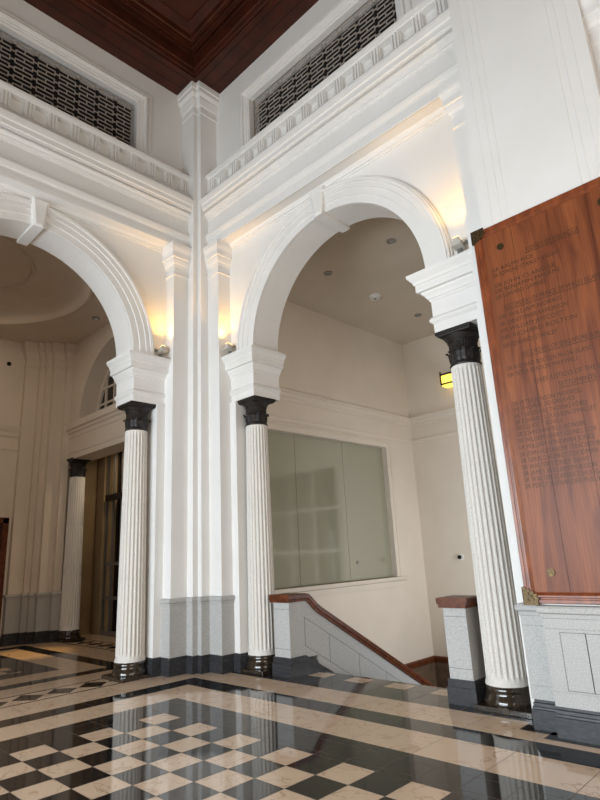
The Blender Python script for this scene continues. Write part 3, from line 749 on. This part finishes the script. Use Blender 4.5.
# ------------------------------------------------------------------ side hall beyond the left arch
HC = 6.75; HFX = -7.8
W = MB(); W.box(HFX - .2, HFX, -6.2, -.0 + 1.9, 2.62, HC); W.box(HFX - .2, HFX, .92, BACK, 0, 2.62); W.box(HFX - .2, HFX, -6.2, -.6, 0, 2.62)
struct(W.build('wall_side_hall_far', M['cream']))
def hall_right():
    W = MB(); cx = HX; r = 1.62
    W.box(HFX, -7.4, 1.9, BACK, 0, 3.9); W.box(-2.95, -2.37, 1.9, BACK, 0, 3.9)
    W.box(HFX, -2.37, 1.9, BACK, 3.9, 4.75)
    arch_wall(W, HFX, -2.37, HC, 1.9, BACK, cx, r, 4.75)
    return W
struct(hall_right().build('wall_side_hall_right', M['cream']))
W = MB(); W.box(HFX - .2, -2.3, -6.2, -6.0, 0, HC); struct(W.build('wall_side_hall_left', M['cream']))
# ceiling with a circular recess
Cc = MB(); n = 72; rc = 2.25; cx, cy = HX + .1, -1.30
sq = []
x0, x1, y0, y1 = HFX - .2, -2.3, -6.2, BACK
ang = [2 * PI * i / n for i in range(n)]
def edge(a):
    c, s = math.cos(a), math.sin(a)
    t = min(((x1 - cx) / c) if c > 1e-9 else ((x0 - cx) / c if c < -1e-9 else 1e9), ((y1 - cy) / s) if s > 1e-9 else ((y0 - cy) / s if s < -1e-9 else 1e9))
    return (cx + c * t, cy + s * t)
rp = [(rc + .12, HC), (rc + .11, HC - .03), (rc + .05, HC - .04), (rc + .02, HC - .02), (rc, HC + .0), (rc - .02, HC + .03), (rc - .08, HC + .13), (rc - .20, HC + .20), (rc - .36, HC + .23), (rc - .38, HC + .25), (rc - .42, HC + .25), (1.32, HC + .27), (1.30, HC + .22), (1.26, HC + .22), (1.24, HC + .28), (.02, HC + .30)]
v = [(*edge(a), HC) for a in ang]
for r_, z in rp: v += [(cx + r_ * math.cos(a), cy + r_ * math.sin(a), z) for a in ang]
f = [(k_ * n + i, k_ * n + (i + 1) % n, (k_ + 1) * n + (i + 1) % n, (k_ + 1) * n + i) for k_ in range(len(rp)) for i in range(n)]
Cc.add(v, f); 
for (xx, yy) in ((x0, y0), (x1, y0), (x0, y1), (x1, y1)):
    ca = math.atan2(yy - cy, xx - cx) % (2 * PI); i = int(ca / (2 * PI) * n) % n
    Cc.add([(*edge(ang[i]), HC), (xx, yy, HC), (*edge(ang[(i + 1) % n]), HC)], [(0, 1, 2)])
struct(Cc.build('ceiling_side_hall', M['plaster'], smooth=True))
W = MB(); W.box(x0, x1, y0, y1, HC + .75, HC + .85); struct(W.build('ceiling_side_hall_roof', M['plaster']))
# corner pilasters of the side hall
hp = [(HFX, .98), (HFX + .14, .98), (HFX + .14, 1.27), (HFX + .24, 1.27), (HFX + .24, 1.38), (HFX + .33, 1.38), (HFX + .33, 1.50), (HFX + .46, 1.50), (HFX + .46, 1.76), (HFX + .60, 1.76), (HFX + .60, 1.92)]
P = MB(); P.prism(hp + [(HFX, 1.92)], 2, 0, HC)
P.sweep(hp, [(.003, 6.15), (.018, 6.16), (.018, 6.2), (.003, 6.21), (.003, 6.36), (.02, 6.38), (.05, 6.48), (.06, 6.53), (.09, 6.55), (.10, 6.66), (.12, 6.74), (0, 6.745)])
struct(P.build('trim_17', M['cream']))
dado('baseboard_side_hall', hp[:], hp[:-0 or None])
P = MB()
P.prism([(HFX, 4.44), (HFX + .03, 4.44), (HFX + .04, 4.5), (HFX + .07, 4.56), (HFX + .09, 4.66), (HFX, 4.68)], 1, -6, .98) if False else None
P.sweep([(HFX, -6), (HFX, .98)], [(0, 4.46), (.02, 4.46), (.025, 4.55), (.06, 4.62), (.08, 4.70), (0, 4.71)])
P.sweep([(HFX, -6), (HFX, .98)], [(0, 4.14), (.02, 4.15), (.02, 4.20), (0, 4.21)])
struct(P.build('trim_18', M['cream']))
P = MB(); hc = [(0, 4.40), (.015, 4.41), (.02, 4.5), (.05, 4.52), (.06, 4.58), (.10, 4.60), (.11, 4.66), (.12, 4.73), (0, 4.74)]
P.sweep([(HFX + .6, 1.9), (-2.5, 1.9)], hc)
P.sweep([(HFX + .7, 1.9), (-2.5, 1.9)], [(0, 3.9), (.02, 3.9), (.02, 4.02), (.035, 4.03), (.035, 4.06), (0, 4.07)])
struct(P.build('trim_19', M['cream']))
# wood framed doorway at the far left
d = thing('door_1', (HFX, .2, 0), '', ''); del d['label']; del d['category']; struct(d)
Dm = MB(); Dm.box(HFX - .15, HFX + .03, .80, .92, 0, 2.62); Dm.box(HFX - .15, HFX + .03, -.6, .92, 2.52, 2.64); Dm.box(HFX - .15, HFX + .03, -.6, -.48, 0, 2.62); Dm.build('door_frame', M['wood'], d)
MB().box(HFX - .12, HFX - .08, -.48, .80, 0, 2.52).build('door_leaf', M['darkwood'], d)
# lunette window
wn = thing('window_3', (HX, BACK, 4.75), '', ''); del wn['label']; del wn['category']; struct(wn)
G = MB(); r_ = 1.62
o_ = arch_pts(HX, r_, 4.75, 32); i_ = arch_pts(HX, r_ - .07, 4.75, 32)
strip_wall(G, o_, i_, 2.30, 2.36)
for k_ in range(-3, 4):
    x = HX + k_ * .40; h = math.sqrt(max(0, (r_ - .03) ** 2 - (x - HX) ** 2)); G.box(x - .022, x + .022, 2.305, 2.355, 4.75, 4.75 + h)
for z in (4.78, 5.15, 5.52, 5.89):
    h = math.sqrt((r_ - .03) ** 2 - (z - 4.75) ** 2); G.box(HX - h, HX + h, 2.31, 2.35, z - .022, z + .022)
G.build('window_frame', M['cream'], wn)
pnp = arch_pts(HX, r_ - .04, 4.75, 32); MB().prism(pnp, 1, 2.36, 2.365).build('pane', M['doorglass'], wn)
MB().prism(arch_pts(HX, r_ + .1, 4.74, 32), 1, 2.55, 2.56).build('curtain', M['curtain'], wn)
# glass doors behind the inner column
d = thing('door_2', (HX, 3.2, 0), '', ''); del d['label']; del d['category']; struct(d)
D = MB(); D.box(-7.72, -7.36, 2.9, 3.1, 0, 4.2); D.box(-7.16, -6.98, 2.93, 3.1, 0, 4.2); D.box(-4.0, -2.4, 3.0, 3.2, 0, 4.2)
D.build('door_surround', M['beigemetal'], d)
D = MB(); D.box(-7.2, -4.0, 2.86, 2.95, 3.0, 3.14); D.build('transom_bar', M['frameblack'], d)
D = MB()
for x in (-7.26, -6.94, -6.55, -6.1, -5.6, -5.0, -4.5): D.box(x - .014, x + .014, 2.93, 2.97, 0, 4.15)
for z in (.06, .80, 1.55): D.box(-7.25, -4.0, 2.92, 2.96, z - .035, z + .035)
D.build('door_frame', M['metal'], d)
MB().box(-7.3, -4.0, 3.04, 3.05, 0, 4.2).build('pane', M['doorglass'], d)
W = MB(); W.box(HFX, -2.4, 3.3, 3.4, 0, 4.8); W.box(HFX, -2.4, BACK, 3.4, 4.2, 4.3); W.box(HFX - .2, HFX, BACK, 3.4, 0, 4.4); W.box(-2.45, -2.375, BACK, 3.4, 0, 4.4); struct(W.build('wall_side_hall_back', M['beigemetal']))
o = thing('wall_sensor', (HFX, .633, 6.175), 'small black round sensor high on the side hall wall', 'sensor')
MB().lathe([(.05, 0), (.05, .02), (.03, .04)], 16).build('sensor_body', M['lens'], o)
for q in o.children:
    q.matrix_parent_inverse = Matrix(); q.rotation_euler = (0, PI / 2, 0)
o = thing('downlight', (-5.343, 1.538, HC), 'small downlight in the side hall ceiling, near the arched window', 'downlight', 'recessed downlights')
MB().lathe([(.085, HC), (.085, HC - .02), (.06, HC - .03), (.055, HC - .01)], 24, (-5.343, 1.538)).build('trim_ring', M['metal'], o)
MB().lathe([(.05, HC - .01), (.05, HC - .02)], 16, (-5.343, 1.538)).build('bulb', M['plastic'], o)
l = bpy.data.lights.new('hall_spot', 'SPOT'); l.energy = 1300; l.spot_size = math.radians(17); l.spot_blend = .9; l.color = (1, .62, .22); l.shadow_soft_size = .05
lo = bpy.data.objects.new('hall_spot', l); COL.objects.link(lo); lo.location = (-5.343, 1.5, HC - .06); lo.rotation_euler = (Vector((-6.0, .85, 0)) - lo.location).to_track_quat('-Z', 'Y').to_euler()

# ------------------------------------------------------------------ coffered wooden ceiling
rx0, rx1, ry0, ry1 = -1.86, 5.5, -5.5, 1.86
prof = [(-.1, 10.05), (.56, 10.05), (.565, 10.10), (.58, 10.12), (.60, 10.19), (.62, 10.20), (.635, 10.30), (.64, 10.42), (.66, 10.44), (.68, 10.40), (.74, 10.36), (.75, 10.40), (.77, 10.40), (.79, 10.37), (.81, 10.41), (.83, 10.38), (.86, 10.37), (.87, 10.42), (.90, 10.43), (.91, 10.52), (.94, 10.54), (1.02, 10.62), (1.05, 10.60)]
Cl = MB(); v = []
pth = [(rx0, ry0), (rx0, ry1), (rx1, ry1), (rx1, ry0)]
m4 = len(prof)
for (x, y, sx, sy) in ((rx0, ry0, 1, 1), (rx0, ry1, 1, -1), (rx1, ry1, -1, -1), (rx1, ry0, -1, 1)): v += [(x + sx * d_, y + sy * d_, z) for d_, z in prof]
Cl.add(v, [(i * m4 + q, ((i + 1) % 4) * m4 + q, ((i + 1) % 4) * m4 + q + 1, i * m4 + q + 1) for i in range(4) for q in range(m4 - 1)])
# octagonal inner panel
def octa(d_, c_, z): 
    a, b, c, d = rx0 + d_, rx1 - d_, ry0 + d_, ry1 - d_
    return [(a, c + c_, z), (a, d - c_, z), (a + c_, d, z), (b - c_, d, z), (b, d - c_, z), (b, c + c_, z), (b - c_, c, z), (a + c_, c, z)]
ro = [octa(1.05, .0001, 10.60), octa(1.30, .42, 10.60), octa(1.31, .42, 10.56), octa(1.36, .43, 10.55), octa(1.38, .43, 10.60), octa(1.42, .44, 10.63), octa(1.6, .46, 10.63)]
v = sum(ro, []); Cl.add(v, [(k_ * 8 + i, k_ * 8 + (i + 1) % 8, (k_ + 1) * 8 + (i + 1) % 8, (k_ + 1) * 8 + i) for k_ in range(len(ro) - 1) for i in range(8)] + [tuple(len(v) - 8 + i for i in range(8))])
# raised border strip on the flat margin: thin dark groove lines
for (a0, a1) in ((.16, .17), (.41, .42)):
    pass
ceil = struct(Cl.build('ceiling', M['darkwood']))
Gv = MB(); z = 10.0485
def strip(x0_, x1_, y0_, y1_): Gv.box(x0_, x1_, y0_, y1_, z - .001, z + .003)
def groove(mir):
    G_ = MB()
    y_a, y_b = 1.86 - .21, 1.86 - .45
    for yy in (y_a,): G_.box(-1.22, 5.5, yy - .006, yy + .006, 10.046, 10.053)
    G_.box(-1.22, 5.5, y_b - .006, y_b + .006, 10.046, 10.053)
    G_.box(-1.226, -1.214, y_b, y_a, 10.046, 10.053)
    return G_.mirror() if mir else G_
g1 = groove(0); g2 = groove(1); g1.add(g2.v, g2.f)
g1.build('groove', M['dark'], ceil)
W = MB(); W.box(5.45, 11, -9.9, 2.3, 10.05, 10.2); W.box(-2, 5.5, -9.9, -5.45, 10.05, 10.2); W.box(-2.3, 11, -10, 2.3, 10.85, 10.95); struct(W.build('ceiling_main', M['darkwood']))
